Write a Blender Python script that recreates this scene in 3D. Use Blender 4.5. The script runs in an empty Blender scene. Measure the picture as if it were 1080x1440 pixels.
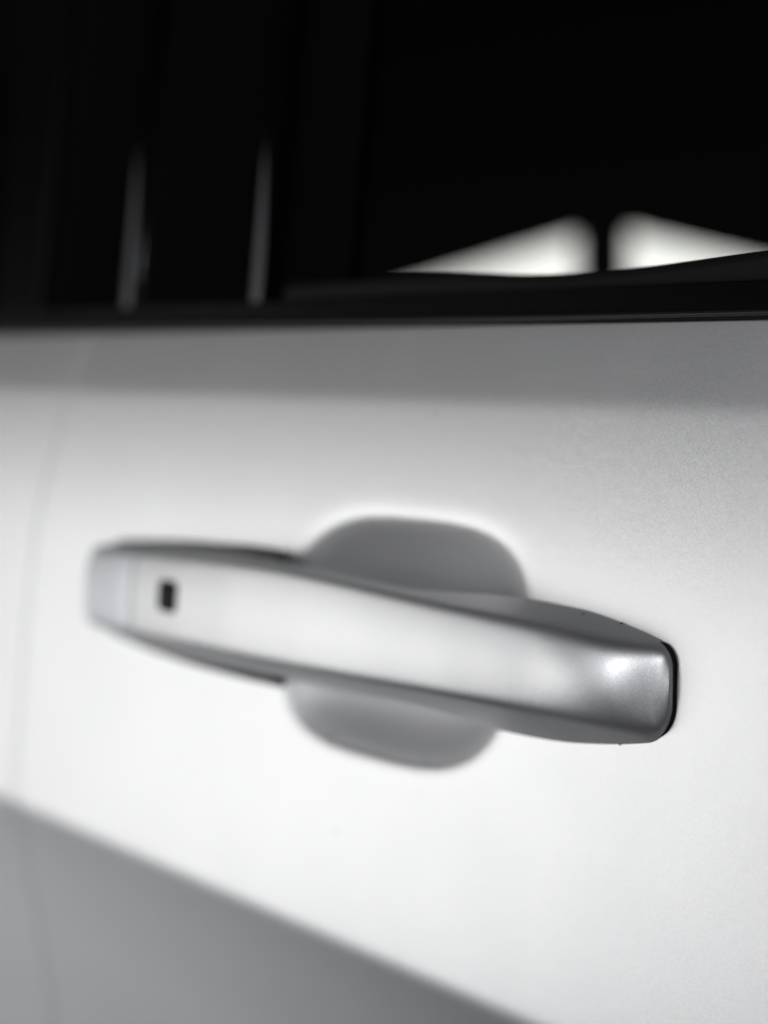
import bpy, bmesh, math
import numpy as np
from mathutils import Vector

# ------------------------------------------------------------------ camera
scene = bpy.context.scene
col = scene.collection
cam_data = bpy.data.cameras.new('camera')
cam = bpy.data.objects.new('camera', cam_data)
col.objects.link(cam)
cam.location = (0.30032, -0.300, 0.07100)
cam.rotation_euler = (math.radians(90 - 4.391), 0, math.radians(53.342))
cam_data.lens = 70
cam_data.sensor_width = 36
cam_data.clip_start = 0.01
cam_data.clip_end = 100
cam_data.dof.use_dof = True
cam_data.dof.focus_distance = 0.421
cam_data.dof.aperture_fstop = 5.7
scene.camera = cam

# ------------------------------------------------------------------ world
world = bpy.data.worlds.new('World')
scene.world = world
world.use_nodes = True
bg = world.node_tree.nodes['Background']
bg.inputs['Color'].default_value = (0.95, 0.97, 1.0, 1)
bg.inputs['Strength'].default_value = 0.007

# ------------------------------------------------------------------ studio lamps and added fill lights
def area(name, loc, target, sx, sy, power, color=(1, 1, 1)):
    d = bpy.data.lights.new(name, 'AREA')
    d.shape = 'RECTANGLE'
    d.size, d.size_y, d.energy, d.color = sx, sy, power, color
    o = bpy.data.objects.new(name, d)
    col.objects.link(o)
    o.location = loc
    o.rotation_euler = (Vector(target) - Vector(loc)).to_track_quat('-Z', 'Y').to_euler()
    return o

area('key_softbox', (-1.64, -1.30, -0.33), (-0.15, 0, 0), 1.38, 1.0, 8.8, (1.0, 1.0, 1.0))
area('floor_bounce_fill', (-1.75, -1.15, -1.20), (-0.15, 0, 0), 1.8, 0.45, 1.0, (0.88, 0.92, 1.0))  # added light in place of bounce from the floor, lifts the lower band
area('top_fill', (-1.90, -0.15, 1.25), (-0.1, 0, 0), 0.8, 0.7, 0.8, (0.97, 0.985, 1.0))  # added overhead fill that brightens the lower recess
area('spot_softbox', (0.80, -3.4, 1.03), (0, 0, 0), 0.45, 0.09, 27, (0.95, 0.96, 1.0))
area('front_fill', (0.2, -2.5, 0.2), (0, 0, 0), 2.9, 1.8, 11, (0.94, 0.96, 1.0))  # added broad fill in place of ambient light from the camera side

# ------------------------------------------------------------------ look
vs = scene.view_settings
vs.view_transform = 'Standard'
vs.look = 'None'
vs.exposure = 0
vs.gamma = 1
vs.use_curve_mapping = False
scene.cycles.use_denoising = True
scene.cycles.max_bounces = 8
scene.cycles.sample_clamp_indirect = 4

# ------------------------------------------------------------------ materials
def new_mat(name):
    m = bpy.data.materials.new(name)
    m.use_nodes = True
    nt = m.node_tree
    return m, nt, nt.nodes['Principled BSDF']

def satin_paint(name, colour, rough, flake=0.042, broad=0.18):
    m, nt, p = new_mat(name)
    N, L = nt.nodes, nt.links
    tc = N.new('ShaderNodeTexCoord')
    # metal flakes: each tiny cell tips the normal its own way
    vo = N.new('ShaderNodeTexVoronoi'); vo.inputs['Scale'].default_value = 4300
    L.new(tc.outputs['Object'], vo.inputs['Vector'])
    sub = N.new('ShaderNodeVectorMath'); sub.operation = 'SUBTRACT'
    sub.inputs[1].default_value = (.5, .5, .5)
    L.new(vo.outputs['Color'], sub.inputs[0])
    sc = N.new('ShaderNodeVectorMath'); sc.operation = 'SCALE'
    sc.inputs['Scale'].default_value = flake
    L.new(sub.outputs[0], sc.inputs[0])
    geo = N.new('ShaderNodeNewGeometry')
    add = N.new('ShaderNodeVectorMath'); add.operation = 'ADD'
    L.new(geo.outputs['Normal'], add.inputs[0]); L.new(sc.outputs[0], add.inputs[1])
    nrm = N.new('ShaderNodeVectorMath'); nrm.operation = 'NORMALIZE'
    L.new(add.outputs[0], nrm.inputs[0])
    # faint orange peel
    no = N.new('ShaderNodeTexNoise'); no.inputs['Scale'].default_value = 260; no.inputs['Detail'].default_value = 3
    L.new(tc.outputs['Object'], no.inputs['Vector'])
    bu = N.new('ShaderNodeBump'); bu.inputs['Strength'].default_value = 0.05; bu.inputs['Distance'].default_value = 0.0004
    L.new(no.outputs['Fac'], bu.inputs['Height']); L.new(nrm.outputs[0], bu.inputs['Normal'])
    L.new(bu.outputs['Normal'], p.inputs['Normal'])
    # colour: base with a few dust specks and slight mottling
    sp = N.new('ShaderNodeTexVoronoi'); sp.inputs['Scale'].default_value = 60
    L.new(tc.outputs['Object'], sp.inputs['Vector'])
    lt = N.new('ShaderNodeMath'); lt.operation = 'LESS_THAN'; lt.inputs[1].default_value = 0.028
    L.new(sp.outputs['Distance'], lt.inputs[0])
    mx = N.new('ShaderNodeMix'); mx.data_type = 'RGBA'
    mx.inputs[6].default_value = (*colour, 1)
    mx.inputs[7].default_value = (colour[0] * .45, colour[1] * .45, colour[2] * .45, 1)
    L.new(lt.outputs[0], mx.inputs[0])
    fl = N.new('ShaderNodeMapRange'); fl.inputs[3].default_value = .93; fl.inputs[4].default_value = 1.0
    L.new(vo.outputs['Color'], fl.inputs[0])
    mu = N.new('ShaderNodeVectorMath'); mu.operation = 'SCALE'
    L.new(mx.outputs[2], mu.inputs[0]); L.new(fl.outputs[0], mu.inputs['Scale'])
    L.new(mu.outputs[0], p.inputs['Base Color'])
    n2 = N.new('ShaderNodeTexNoise'); n2.inputs['Scale'].default_value = 30; n2.inputs['Detail'].default_value = 4
    L.new(tc.outputs['Object'], n2.inputs['Vector'])
    mr = N.new('ShaderNodeMapRange'); mr.inputs[3].default_value = rough - .02; mr.inputs[4].default_value = rough + .02
    L.new(n2.outputs['Fac'], mr.inputs[0]); L.new(mr.outputs[0], p.inputs['Roughness'])
    p.inputs['Metallic'].default_value = 1.0
    # second, broader lobe of the flake layer
    q = N.new('ShaderNodeBsdfPrincipled')
    q.inputs['Metallic'].default_value = 1.0
    q.inputs['Roughness'].default_value = 0.72
    L.new(mu.outputs[0], q.inputs['Base Color']); L.new(bu.outputs['Normal'], q.inputs['Normal'])
    ms = N.new('ShaderNodeMixShader'); ms.inputs[0].default_value = broad
    L.new(p.outputs[0], ms.inputs[1]); L.new(q.outputs[0], ms.inputs[2])
    L.new(ms.outputs[0], N['Material Output'].inputs['Surface'])
    return m

def plain(name, colour, rough, spec=.5, bump=0.0, scale=400):
    m, nt, p = new_mat(name)
    N, L = nt.nodes, nt.links
    p.inputs['Base Color'].default_value = (*colour, 1)
    p.inputs['Specular IOR Level'].default_value = spec
    tc = N.new('ShaderNodeTexCoord')
    no = N.new('ShaderNodeTexNoise'); no.inputs['Scale'].default_value = scale; no.inputs['Detail'].default_value = 4
    L.new(tc.outputs['Object'], no.inputs['Vector'])
    mr = N.new('ShaderNodeMapRange'); mr.inputs[3].default_value = rough * .85; mr.inputs[4].default_value = min(1, rough * 1.15)
    L.new(no.outputs['Fac'], mr.inputs[0]); L.new(mr.outputs[0], p.inputs['Roughness'])
    if bump:
        bu = N.new('ShaderNodeBump'); bu.inputs['Strength'].default_value = bump; bu.inputs['Distance'].default_value = 0.0003
        L.new(no.outputs['Fac'], bu.inputs['Height']); L.new(bu.outputs['Normal'], p.inputs['Normal'])
    return m

M_paint = satin_paint('satin_silver_paint', (0.83, 0.83, 0.832), 0.40)
M_handle = satin_paint('satin_silver_handle_paint', (0.83, 0.83, 0.83), 0.45, .04, .10)
M_recess = satin_paint('satin_silver_recess_paint', (0.83, 0.83, 0.83), 0.50, .03, .52)
M_cover = satin_paint('satin_silver_cover_paint', (0.85, 0.86, 0.885), 0.40)
M_gloss = plain('gloss_black_trim', (0.002, 0.002, 0.0025), 0.05, 1.0)
M_dull = plain('dull_black_trim', (0.002, 0.002, 0.0025), 0.36, .05)
M_strip = plain('matt_black_strip', (0.002, 0.002, 0.002), 0.9, .03)
M_belt = plain('satin_black_moulding', (0.004, 0.004, 0.0045), 0.5, .06)
M_bead = plain('satin_black_bead', (0.006, 0.006, 0.0065), 0.45, .3)
M_rubber = plain('black_rubber', (0.006, 0.006, 0.0065), 0.6, .12, .3)
M_foot = plain('foot_shade_grey', (0.10, 0.10, 0.105), 0.42)  # shade under the grip put into the foot's dark colour
M_matt = plain('black_cabin_lining', (0.006, 0.006, 0.006), 0.9, .1, .4)
M_sensor = plain('black_sensor_plastic', (0.004, 0.004, 0.005), 0.5, .08)
M_sensor2 = plain('grey_sensor_plastic', (0.02, 0.02, 0.022), 0.45, .15)

M_glass, nt, p = new_mat('tinted_glass')
p.inputs['Base Color'].default_value = (0.72, 0.74, 0.73, 1)
p.inputs['Transmission Weight'].default_value = 1
p.inputs['Roughness'].default_value = 0.0
p.inputs['IOR'].default_value = 1.45

M_light, nt, p = new_mat('lit_diffuser')
p.inputs['Base Color'].default_value = (.8, .8, .8, 1)
p.inputs['Emission Color'].default_value = (1.0, 0.985, 0.94, 1)
p.inputs['Emission Strength'].default_value = 1.6

# ------------------------------------------------------------------ helpers (lengths in millimetres)
def link(name, me, mat, parent=None):
    me.materials.append(mat)
    o = bpy.data.objects.new(name, me)
    col.objects.link(o)
    if parent: o.parent = parent
    return o

def mesh_from(name, verts, faces, mat, parent=None, sharp=None, normals=None):
    me = bpy.data.meshes.new(name)
    me.from_pydata([tuple(v) for v in (np.asarray(verts, float) / 1000.0)], [], [tuple(f) for f in faces])
    me.validate()
    for pl in me.polygons: pl.use_smooth = True
    if sharp is not None: me.set_sharp_from_angle(angle=math.radians(sharp))
    if normals is not None: me.normals_split_custom_set_from_vertices([tuple(n) for n in normals])
    return link(name, me, mat, parent)

def smooth_interp(xs, ys, sigma):
    g = np.linspace(xs[0] - 40, xs[-1] + 40, 3000)
    dx = g[1] - g[0]
    # extend linearly at both ends so that the ends keep their slope
    y = np.interp(g, xs, ys)
    s0 = (ys[1] - ys[0]) / (xs[1] - xs[0]); s1 = (ys[-1] - ys[-2]) / (xs[-1] - xs[-2])
    y = np.where(g < xs[0], ys[0] + s0 * (g - xs[0]), y); y = np.where(g > xs[-1], ys[-1] + s1 * (g - xs[-1]), y)
    k = np.arange(-int(3 * sigma / dx), int(3 * sigma / dx) + 1) * dx
    w = np.exp(-.5 * (k / sigma) ** 2); w /= w.sum()
    pad = len(k) // 2
    yp = np.concatenate([y[0] - (y[1] - y[0]) * np.arange(pad, 0, -1), y, y[-1] + (y[-1] - y[-2]) * np.arange(1, pad + 1)])
    z = np.convolve(yp, w, 'valid')
    return lambda q: np.interp(q, g, z)

def smoothstep(a, b, x):
    t = np.clip((x - a) / (b - a), 0, 1)
    return t * t * (3 - 2 * t)

# ------------------------------------------------------------------ the car
car = bpy.data.objects.new('car', None)
col.objects.link(car)
car['label'] = 'satin silver car side with pull door handle below a dark window'
car['category'] = 'car'

# profile of the door skin: y against z (y grows into the car)
slope_z = [-420, -190, -130, -100, -84, -80, -60, -25, 10, 35, 50, 59.3, 62.3, 80]
slope_v = [.18, .19, .23, .29, .34, .015, .00, .0, .028, .092, .113, .128, .222, .232]
sl_s = smooth_interp(slope_z, slope_v, 1.2)
zz = np.linspace(-420, 82, 4000)
sv = sl_s(zz) * np.where(zz < -20, -1, 1)
yy = np.concatenate([[0], np.cumsum((sv[1:] + sv[:-1]) / 2 * np.diff(zz))])
yy -= np.interp(0, zz, yy)
def crease_shift(x):               # the lower crease drops a little towards the front
    return np.interp(x, [-330, -44], [2.0, -2.5]) * 1.0
def skin_profile(x, z):
    w = smoothstep(-30, -70, z)
    return np.interp(z - w * crease_shift(x), zz, yy)

def cup_depth(x, z):
    xs = x - 0.27 * z + 99.3
    a, b, n = 46.0, 30.0, 3.2
    r = (np.abs(xs / a) ** n + np.abs(z / b) ** n) ** (1 / n)
    s = (1 - r) * 31.0
    k = 1.4
    g = np.minimum(k * np.log1p(np.exp(np.clip(s / k, -40, 40))), 31.0)
    return 10.5 * (1 - (1 - g / 31.0) ** 3.8), r

def seam_x(z):
    return np.interp(z, [-420, -160, -23, 20, 58, 70, 82], [-345, -330, -305, -296, -281, -276, -271])
seam_s = smooth_interp([-420, -160, -23, 20, 58, 70, 90], [-345, -330, -305, -296, -281, -276, -268], 8)

def grid_axis(parts):
    out = []
    for a, b, st in parts:
        n = max(1, int(round(abs(b - a) / st)))
        out += list(np.linspace(a, b, n, endpoint=False))
    out.append(parts[-1][1])
    return np.array(out)

HR = 0.4                                     # radius of the hemmed edges
def skin_y(x, z, edge_d, cup):
    y = skin_profile(x, z)
    if cup: y = y + cup_depth(x, z)[0]
    # hemmed edges: roll into the car at the top and at the shut line
    for d in (edge_d, 79.3 - z):
        t = np.clip(HR - d, 0, HR)
        y = y + np.where(t > 0, HR - np.sqrt(np.maximum(0, HR ** 2 - t ** 2)), 0)
    return y

SG = 0.18                                    # half the shut-line gap
def build_skin(name, side, recess):
    if side == 'front':
        ux = grid_axis([(0, .4, .08), (.4, 20, 2), (20, 120, 4), (120, 255, 1.0), (255, 330, 3), (330, 700, 20)])
    else:
        ux = grid_axis([(0, .4, .08), (.4, 20, 2), (20, 300, 10)])
    uz = grid_axis([(-420, -130, 10), (-130, -70, 1.0), (-70, -40, 3), (-40, 40, 1.0 if side == 'front' else 3), (40, 78.9, 1.5), (78.9, 79.3, .08)])
    U, Z = np.meshgrid(ux, uz, indexing='ij')
    S = seam_s(Z)
    if side == 'front':
        S0 = -300.0
        X = S0 + U + (S - S0) * (1 - smoothstep(0, 120, U)) + SG
    else:
        X = S - SG - U
    def Yf(X, Z):
        S = seam_s(Z)
        return skin_y(X, Z, (X - S - SG) if side == 'front' else (S - SG - X), side == 'front')
    Y = Yf(X, Z)
    e = .04
    nx = (Yf(X + e, Z) - Yf(X - e, Z)) / (2 * e); nz = (Yf(X, Z + e) - Yf(X, Z - e)) / (2 * e)
    nx = np.clip(nx, -6, 6); nz = np.clip(nz, -6, 6)
    nrm = np.stack([nx, -np.ones_like(nx), nz], -1); nrm /= np.linalg.norm(nrm, axis=-1, keepdims=True)
    V = np.stack([X, Y, Z], -1).reshape(-1, 3); nrm = nrm.reshape(-1, 3)
    nu, nv = X.shape
    idx = np.arange(nu * nv).reshape(nu, nv)
    quads = np.stack([idx[:-1, :-1], idx[1:, :-1], idx[1:, 1:], idx[:-1, 1:]], -1).reshape(-1, 4)
    if side == 'rear': quads = quads[:, ::-1]
    def emit(nm, q, parent, mat=M_paint):
        used = np.unique(q); remap = -np.ones(len(V), int); remap[used] = np.arange(len(used))
        vv, ff = V[used], remap[q]
        return mesh_from(nm, vv, ff.tolist(), mat, parent, normals=nrm[used])
    if recess:
        c = V[quads].mean(1)
        r = cup_depth(c[:, 0], c[:, 2])[1]
        inside = r < 1.0
        panel = emit(name, quads[~inside], car)
        emit('handle_recess', quads[inside], panel, M_recess)
        return panel
    return emit(name, quads, car)

front = build_skin('front_door_panel', 'front', True)
rear = build_skin('rear_door_panel', 'rear', False)

# ------------------------------------------------------------------ pull handle
HX0, HX1 = -246.0, 0.9
yf = smooth_interp([-250, -220, -180, -150, -115, -90, -60, -40, -22, -15, -7, 0.9], [-7.0, -10.5, -14, -16, -17, -16.6, -14.8, -12.8, -10.6, -9.2, -6.2, -0.8], 3)
zft = smooth_interp([-250, -231, -205, -160, -123, -92, -76, -54, -31, -12, -5, 2], [13.6, 14.6, 15.4, 17.2, 17.7, 16.5, 15.2, 13.8, 12.5, 10.7, 9.6, 8.8], 11)
zfb = smooth_interp([-250, -237, -210, -182, -160, -123, -92, -71, -54, -31, -12, -5, 2], [-10.8, -10.4, -9.6, -8.9, -8.3, -7.8, -7.1, -6.9, -6.8, -6.9, -7.6, -8.2, -9.0], 11)
zbt = smooth_interp([-250, -241, -204, -166, -150, -136, -122, -100, -84, -66, -53, -43, -26, -10, -3.4, 2], [13, 14.4, 17.1, 18.6, 18.2, 16.6, 15.9, 15.0, 14.8, 15.6, 15.6, 15.7, 15.1, 12.6, 11.0, 9.9], 3)
zbb = smooth_interp([-257, -239, -217, -189, -166, -100, -60, -47, -33, -16, -6, 2], [-13, -14.2, -16.3, -17.8, -18.2, -17.6, -16.6, -16.6, -16.0, -13.8, -11.8, -10.2], 4)

def shear(x, z):
    return 0.16 * (z - 4) * (1 - smoothstep(-190, -120, x))

def face_bulge(x):
    return (1.1 + 1.3 * float(smoothstep(-35, -10, x))) * (1 - .6 * float(smoothstep(-11, 0.9, x)))

def handle_section(x, yb, inset=0.0, grow=0.0, face_off=0.0):
    """closed outline in (y, z) at station x, rounded; yb = depth of its back"""
    f = min(-.7, float(yf(x)) + face_off)
    ft, fb, bt, bb = (float(q(x)) for q in (zft, zfb, zbt, zbb))
    bulge = face_bulge(x)
    # corner rounding in plan towards both ends
    for d, Rt, Rb in ((HX1 - x, 4.5, 8.0), (x - HX0, 5.0, 5.0)):
        if d < Rt: bt -= Rt - math.sqrt(max(0, Rt * Rt - (Rt - d) ** 2))
        if d < Rb: bb += Rb - math.sqrt(max(0, Rb * Rb - (Rb - d) ** 2))
    if bt - bb < 1: bb = bt - 1
    if HX1 - x < 12:                          # at the tip the face edge runs into the outline
        ft = min(ft, bt - .15); fb = max(fb, bb + .15)
    if x - HX0 < 8:
        ft = min(ft, bt); fb = max(fb, bb + 2)
    ft -= inset; bt -= inset; fb += inset; bb += inset
    ft += grow; bt += grow; fb -= grow; bb -= grow
    yb = max(yb, f + 1.0)
    t = (yb - f) / max(1e-6, 0 - f)
    kt, kb = ft + (bt - ft) * t, fb + (bb - fb) * t
    nF, nS, nB = 44, 22, 20
    pts = []
    for i in range(nS): a = i / nS; pts.append((yb + (f - yb) * a, kb + (fb - kb) * a))
    for i in range(nF):
        a = i / nF; pts.append((f - bulge * (1 - (2 * a - 1) ** 2), fb + (ft - fb) * a))
    for i in range(nS): a = i / nS; pts.append((f + (yb - f) * a, ft + (kt - ft) * a))
    for i in range(nB): a = i / nB; pts.append((yb, kt + (kb - kt) * a))
    P = np.array(pts)
    # round the corners: gaussian smoothing by arc length, softer on deep sections
    seg = np.linalg.norm(np.roll(P, -1, 0) - P, axis=1)
    s = np.concatenate([[0], np.cumsum(seg)[:-1]]); Ltot = seg.sum()
    ds = np.abs(s[:, None] - s[None, :]); ds = np.minimum(ds, Ltot - ds)
    sig = min(1.35 + .65 * float(smoothstep(-60, -15, x)), max(.5, (yb - f) * (.19 + .17 * float(smoothstep(-22, -4, x)))))
    w = np.exp(-.5 * (ds / sig) ** 2) * ((seg + np.roll(seg, 1)) / 2)[None, :]
    w /= w.sum(1, keepdims=True)
    return w @ P

def loft(name, stations, back, mat, parent, use_shear=True, sharp=50, **kw):
    rings = []
    for x in stations:
        sec = handle_section(x, back(x), **kw)
        xx = x + (shear(x, sec[:, 1]) if use_shear else 0)
        rings.append(np.stack([np.broadcast_to(xx, len(sec)), sec[:, 0], sec[:, 1]], 1))
    n = len(rings[0])
    V = np.concatenate(rings)
    F = []
    for i in range(len(rings) - 1):
        for j in range(n):
            k = (j + 1) % n
            F.append((i * n + j, i * n + k, (i + 1) * n + k, (i + 1) * n + j))
    c0 = len(V); V = np.concatenate([V, [rings[0].mean(0)], [rings[-1].mean(0)]])
    m = (len(rings) - 1) * n
    for j in range(n):
        k = (j + 1) % n
        F.append((c0, k, j)); F.append((c0 + 1, m + j, m + k))
    F = [f[::-1] for f in F]
    return mesh_from(name, V, F, mat, parent, sharp=sharp)

SEAM = -210.0
def grip_back(x):
    return min(0.3, yf(x) + 11) * (1 - smoothstep(-84, -50, x)) + 2.2 * smoothstep(-84, -50, x)
st = grid_axis([(SEAM + .5, SEAM + 1.2, .2), (SEAM + 1.2, -30, 2.0), (-30, -6, 1.0), (-6, 0.5, .35), (0.5, HX1, .1)])
handle = loft('door_handle', st, grip_back, M_handle, car)
st = grid_axis([(HX0, HX0 + 1, .15), (HX0 + 1, HX0 + 8, .6), (HX0 + 8, SEAM - .5, 2.0)])
cover = loft('lock_cover', st, lambda x: min(0.3, yf(x) + 11), M_cover, handle)
cover['label'] = 'smooth cap closing the far end of the handle'
# dark core seen in the joint between grip and cap
loft('joint_seal', grid_axis([(SEAM - 3, SEAM + 3, 1.0)]), lambda x: min(0.1, yf(x) + 11.5), M_rubber, handle, inset=.7, face_off=.7)
# solid foot under the far half of the grip
st = grid_axis([(-243, -238, .6), (-238, -158, 3), (-158, -148, .7)])
foot = loft('handle_foot', st, lambda x: 0.4, M_foot, handle, grow=1.0, face_off=7.0)
# black rubber under the near end: a thin plate showing as a rim round the tip
def tip_outline():
    top, bot = [], []
    for x in list(np.linspace(-16, -4, 13)) + list(HX1 - 4.9 * (1 - np.sin(np.linspace(0, math.pi / 2, 16)))):
        d = HX1 - x
        t, b = float(zbt(x)), float(zbb(x))
        if d < 4.5: t -= 4.5 - math.sqrt(max(0, 4.5 ** 2 - (4.5 - d) ** 2))
        if d < 8: b += 8 - math.sqrt(max(0, 64 - (8 - d) ** 2))
        top.append((x, t)); bot.append((x, b))
    return np.array(top + bot[::-1])
O = tip_outline()
dn = np.roll(O, -1, 0) - np.roll(O, 1, 0)
nn = np.stack([-dn[:, 1], dn[:, 0]], 1); nn /= np.linalg.norm(nn, axis=1, keepdims=True)
nn *= np.sign((nn * (O - np.array([-8., 0.]))).sum(1, keepdims=True))
O2 = O + nn * (.82 * smoothstep(-4, 0.7, O[:, :1]) - .3)
def plate(name, outline, y0, y1, mat, parent):
    n = len(outline)
    V = [(x, y1, z) for x, z in outline] + [(x, y0 + .12, z) for x, z in outline]
    c = outline.mean(0)
    V += [(c[0] + (x - c[0]) * .985, y0, c[1] + (z - c[1]) * .985) for x, z in outline]
    F = [(k * n + j, k * n + (j + 1) % n, (k + 1) * n + (j + 1) % n, (k + 1) * n + j) for k in (0, 1) for j in range(n)]
    F += [tuple(range(2 * n, 3 * n)), tuple(range(n - 1, -1, -1))]
    o = mesh_from(name, V, F, mat, parent)
    bm = bmesh.new(); bm.from_mesh(o.data); bmesh.ops.recalc_face_normals(bm, faces=bm.faces); bm.to_mesh(o.data); bm.free()
    o.data.set_sharp_from_angle(angle=math.radians(40))
    return o
plate('end_gasket', O2, -0.55, 1.5, M_rubber, handle)

# keyless sensor let into the far part of the face
def rounded_pad(name, cx, cz, w, h, r, y0, y1, mat, parent, lean, tilt):
    pts = []
    for (sx, sz, a0) in ((1, 1, 0), (-1, 1, 90), (-1, -1, 180), (1, -1, 270)):
        for i in range(7):
            a = math.radians(a0 + i * 15)
            pts.append((sx * (w / 2 - r) + r * math.cos(a), sz * (h / 2 - r) + r * math.sin(a)))
    V, F = [], []
    lay = [(0, y0), (0, y1 + .35), (.12, y1 + .1), (.4, y1)]
    for ins, y in lay:
        for (px, pz) in pts:
            kx, kz = 1 - 2 * ins / w, 1 - 2 * ins / h
            X = cx + px * kx + lean * pz * kz
            V.append((X, y + tilt * px * kx, cz + pz * kz))
    n = len(pts)
    for l in range(len(lay) - 1):
        for j in range(n):
            k = (j + 1) % n
            F.append((l * n + j, l * n + k, (l + 1) * n + k, (l + 1) * n + j))
    F.append(tuple(range((len(lay) - 1) * n, len(lay) * n)))
    F.append(tuple(range(n - 1, -1, -1)))
    return mesh_from(name, V, F, mat, parent, sharp=40)
SX, SZ = -186.0, 4.0
sy = float(yf(SX)) - 1.05
tilt = float(yf(SX + 1) - yf(SX - 1)) / 2
rounded_pad('touch_sensor', SX, SZ, 12.4, 9.2, 2.6, sy + 3, sy - .25, M_sensor, handle, .16, tilt)
rounded_pad('sensor_lens', SX, SZ, 3.2, 3.4, 1.0, sy + 2, sy - .45, M_sensor2, handle, .16, tilt)

# ------------------------------------------------------------------ belt line, window, pillars
def sweep(name, xs, section, mat, parent, sharp=60):
    """closed (y,z) section per x, capped"""
    rings = [np.array([(x, y, z) for (y, z) in section(x)]) for x in xs]
    n = len(rings[0]); V = np.concatenate(rings); F = []
    for i in range(len(rings) - 1):
        for j in range(n):
            k = (j + 1) % n
            F.append((i * n + j, (i + 1) * n + j, (i + 1) * n + k, i * n + k))
    F.append(tuple(range(n))); F.append(tuple(range(len(V) - 1, len(V) - n - 1, -1)))
    o = mesh_from(name, V, F, mat, parent, sharp=sharp)
    bm = bmesh.new(); bm.from_mesh(o.data); bmesh.ops.recalc_face_normals(bm, faces=bm.faces); bm.to_mesh(o.data); bm.free()
    o.data.set_sharp_from_angle(angle=math.radians(sharp))
    return o

Y79 = float(np.interp(79, zz, yy))           # depth of the skin at the belt
def round_poly(P, r, n=6):
    P = [np.array(q, float) for q in P]; out = []
    for i in range(len(P)):
        a, b, c = P[i - 1], P[i], P[(i + 1) % len(P)]
        d1 = (a - b) / np.linalg.norm(a - b); d2 = (c - b) / np.linalg.norm(c - b)
        rr = min(r, .45 * np.linalg.norm(a - b), .45 * np.linalg.norm(c - b))
        for k in range(n + 1):
            t = k / n
            out.append(tuple((1 - t) ** 2 * (b + d1 * rr) + 2 * t * (1 - t) * b + t * t * (b + d2 * rr)))
    return out
xs = grid_axis([(-620, -320, 30), (-320, 420, 10)])
def belt_sec(x):
    return round_poly([(Y79 - 1.3, 78.7), (Y79 - 1.0, 82.0), (Y79 + 5, 87.6), (Y79 + 7, 87.4), (Y79 + 7, 80.4), (Y79 + 1.5, 79.6)], 1.2)
belt = sweep('belt_moulding', xs, belt_sec, M_belt, car)
def bead_sec(x):
    return [(Y79 - 1.75 + .65 * math.cos(k * math.pi / 6), 80.6 + .65 * math.sin(k * math.pi / 6)) for k in range(12)]
sweep('bead', xs, bead_sec, M_bead, belt)
lip_top = smooth_interp([-320, -150, -98, -58, -22, 26, 120], [92.5, 92.6, 93.0, 91.0, 92.2, 95.2, 98], 12)
def lip_sec(x):
    t = float(lip_top(x))
    return round_poly([(Y79 + 7.3, 80), (Y79 + 7.6, t - 1.5), (Y79 + 9.5, t), (Y79 + 11, t - .5), (Y79 + 11, 80)], 1.0)
sweep('window_seal', grid_axis([(-172, 420, 10)]), lip_sec, M_rubber, belt)

TUM = 0.19                                   # tumblehome: how the glass leans in
def lean_y(z): return Y79 + 13 + TUM * (z - 85)
def slab(name, outline_xz, yoff, thick, mat, parent, r=0):
    """a leaning plate following the glass plane, outline in (x,z)"""
    bm = bmesh.new()
    vs_ = [bm.verts.new(Vector((x, lean_y(z) + yoff, z)) / 1000) for x, z in outline_xz]
    f = bm.faces.new(vs_)
    ret = bmesh.ops.extrude_face_region(bm, geom=[f])
    vv = [g for g in ret['geom'] if isinstance(g, bmesh.types.BMVert)]
    bmesh.ops.translate(bm, vec=Vector((0, thick, -thick * TUM)) / 1000, verts=vv)
    bmesh.ops.recalc_face_normals(bm, faces=bm.faces)
    if r: bmesh.ops.bevel(bm, geom=[e for e in bm.edges], offset=r / 1000, segments=5, profile=.5, affect='EDGES')
    me = bpy.data.meshes.new(name); bm.to_mesh(me); bm.free()
    for pl in me.polygons: pl.use_smooth = True
    me.set_sharp_from_angle(angle=math.radians(35))
    return link(name, me, mat, parent)
slab('window_pane', [(-205, 82), (600, 82), (600, 480), (-285, 480)], 0, 4, M_glass, car)
slab('pillar_trim', [(-253, 80), (-181, 80), (-229, 480), (-298, 480)], -8.5, 12, M_gloss, car, 6)
slab('pillar_trim', [(-316, 80), (-257, 80), (-305, 480), (-364, 480)], -8.5, 12, M_gloss, car, 6)
slab('pillar_trim', [(-358, 80), (-320, 80), (-368, 480), (-406, 480)], -8.5, 12, M_dull, car, 6)
slab('glint_cover_strip', [(-182, 80), (-146, 80), (-194, 480), (-226, 480)], -1.5, 3.5, M_strip, car)  # black strip added to hide the trim's reflection in the pane
slab('rear_window_pane', [(-640, 82), (-330, 82), (-378, 480), (-640, 480)], 0, 4, M_glass, car)

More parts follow.
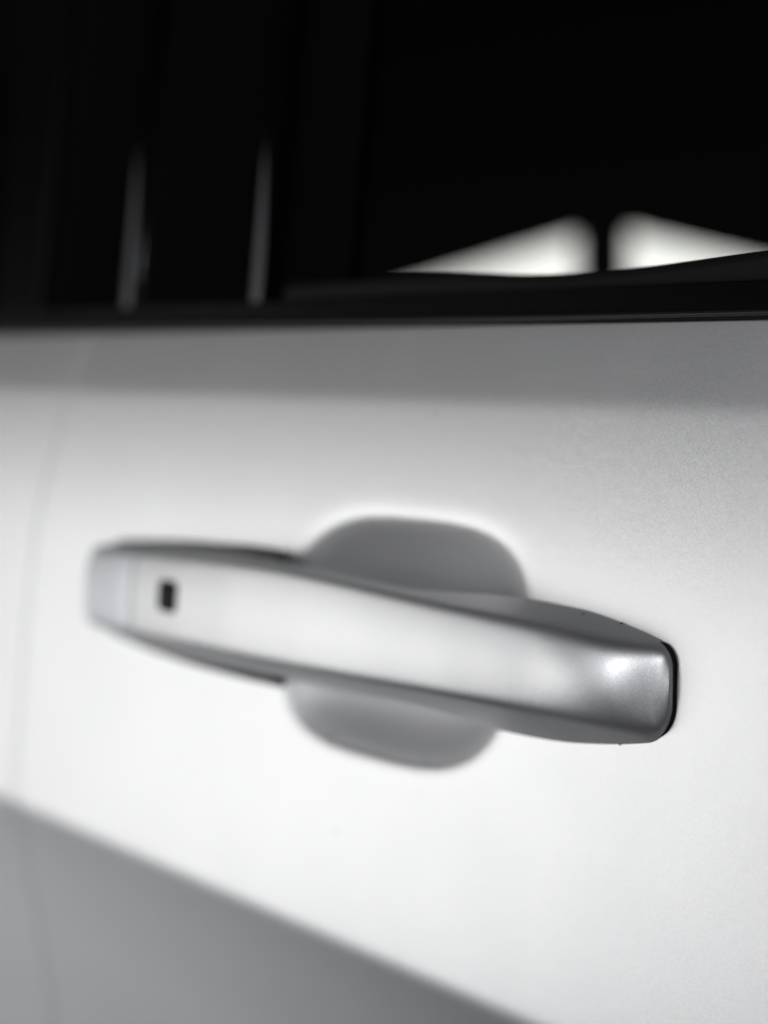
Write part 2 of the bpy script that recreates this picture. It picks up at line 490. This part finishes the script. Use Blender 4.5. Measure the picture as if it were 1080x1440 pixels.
# cabin: dark lining round the inside, open towards the near windows, and the far door with its lit openings
def box_shell(name, x0, x1, y0, y1, z0, z1, t, mat, parent):
    bm = bmesh.new()
    def bx(a, b):
        vs_ = [bm.verts.new((x / 1000, y / 1000, z / 1000)) for x in (a[0], b[0]) for y in (a[1], b[1]) for z in (a[2], b[2])]
        for q in ((0, 1, 3, 2), (4, 6, 7, 5), (0, 4, 5, 1), (2, 3, 7, 6), (0, 2, 6, 4), (1, 5, 7, 3)):
            bm.faces.new([vs_[i] for i in q])
    bx((x0, y0, z0 - t), (x1, y1, z0)); bx((x0, y0, z1), (x1, y1, z1 + t))
    bx((x0 - t, y0, z0 - t), (x0, y1, z1 + t)); bx((x1, y0, z0 - t), (x1 + t, y1, z1 + t))
    bmesh.ops.recalc_face_normals(bm, faces=bm.faces)
    me = bpy.data.meshes.new(name); bm.to_mesh(me); bm.free()
    return link(name, me, mat, parent)
box_shell('cabin_lining', -3600, 640, 175, 1448, -420, 500, 20, M_matt, car)

def far_panel():
    bm = bmesh.new()
    loops = [[(-3620, -440), (660, -440), (660, 520), (-3620, 520)],
             [(-2320, 120), (-1634, 231), (-1631, 120)],
             [(-1545, 231), (-1030, 120), (-1545, 120)]]
    edges = []
    for lp in loops:
        vv = [bm.verts.new((x / 1000, 1.450, z / 1000)) for x, z in lp]
        for i in range(len(vv)): edges.append(bm.edges.new((vv[i], vv[(i + 1) % len(vv)])))
    bmesh.ops.triangle_fill(bm, use_beauty=True, use_dissolve=False, edges=edges, normal=(0, -1, 0))
    ret = bmesh.ops.extrude_face_region(bm, geom=bm.faces[:])
    bmesh.ops.translate(bm, vec=(0, .012, 0), verts=[g for g in ret['geom'] if isinstance(g, bmesh.types.BMVert)])
    bmesh.ops.recalc_face_normals(bm, faces=bm.faces)
    me = bpy.data.meshes.new('far_door_lining'); bm.to_mesh(me); bm.free()
    return link('far_door_lining', me, M_matt, car)
far_panel()

# studio light panel standing beyond the far door
lp = bpy.data.objects.new('studio_light_panel', None)
col.objects.link(lp); lp.location = (-1.65, 1.75, -0.44)
lp['label'] = 'bright white light panel glowing through the far window of the car'
lp['category'] = 'light'
def box(name, lo, hi, mat, parent, bev=.004):
    bm = bmesh.new(); bmesh.ops.create_cube(bm, size=1)
    for v in bm.verts: v.co = Vector([lo[i] + (v.co[i] + .5) * (hi[i] - lo[i]) for i in range(3)])
    if bev: bmesh.ops.bevel(bm, geom=bm.edges[:], offset=bev, segments=2, affect='EDGES')
    me = bpy.data.meshes.new(name); bm.to_mesh(me); bm.free()
    return link(name, me, mat, parent)
box('diffuser', (-.95, -.01, .35), (.95, .02, .95), M_light, lp)
box('housing', (-1.0, .022, .3), (1.0, .10, 1.0), M_rubber, lp)
for s in (-.6, .6):
    box('stand_leg', (s - .02, .03, 0), (s + .02, .07, .298), M_rubber, lp)
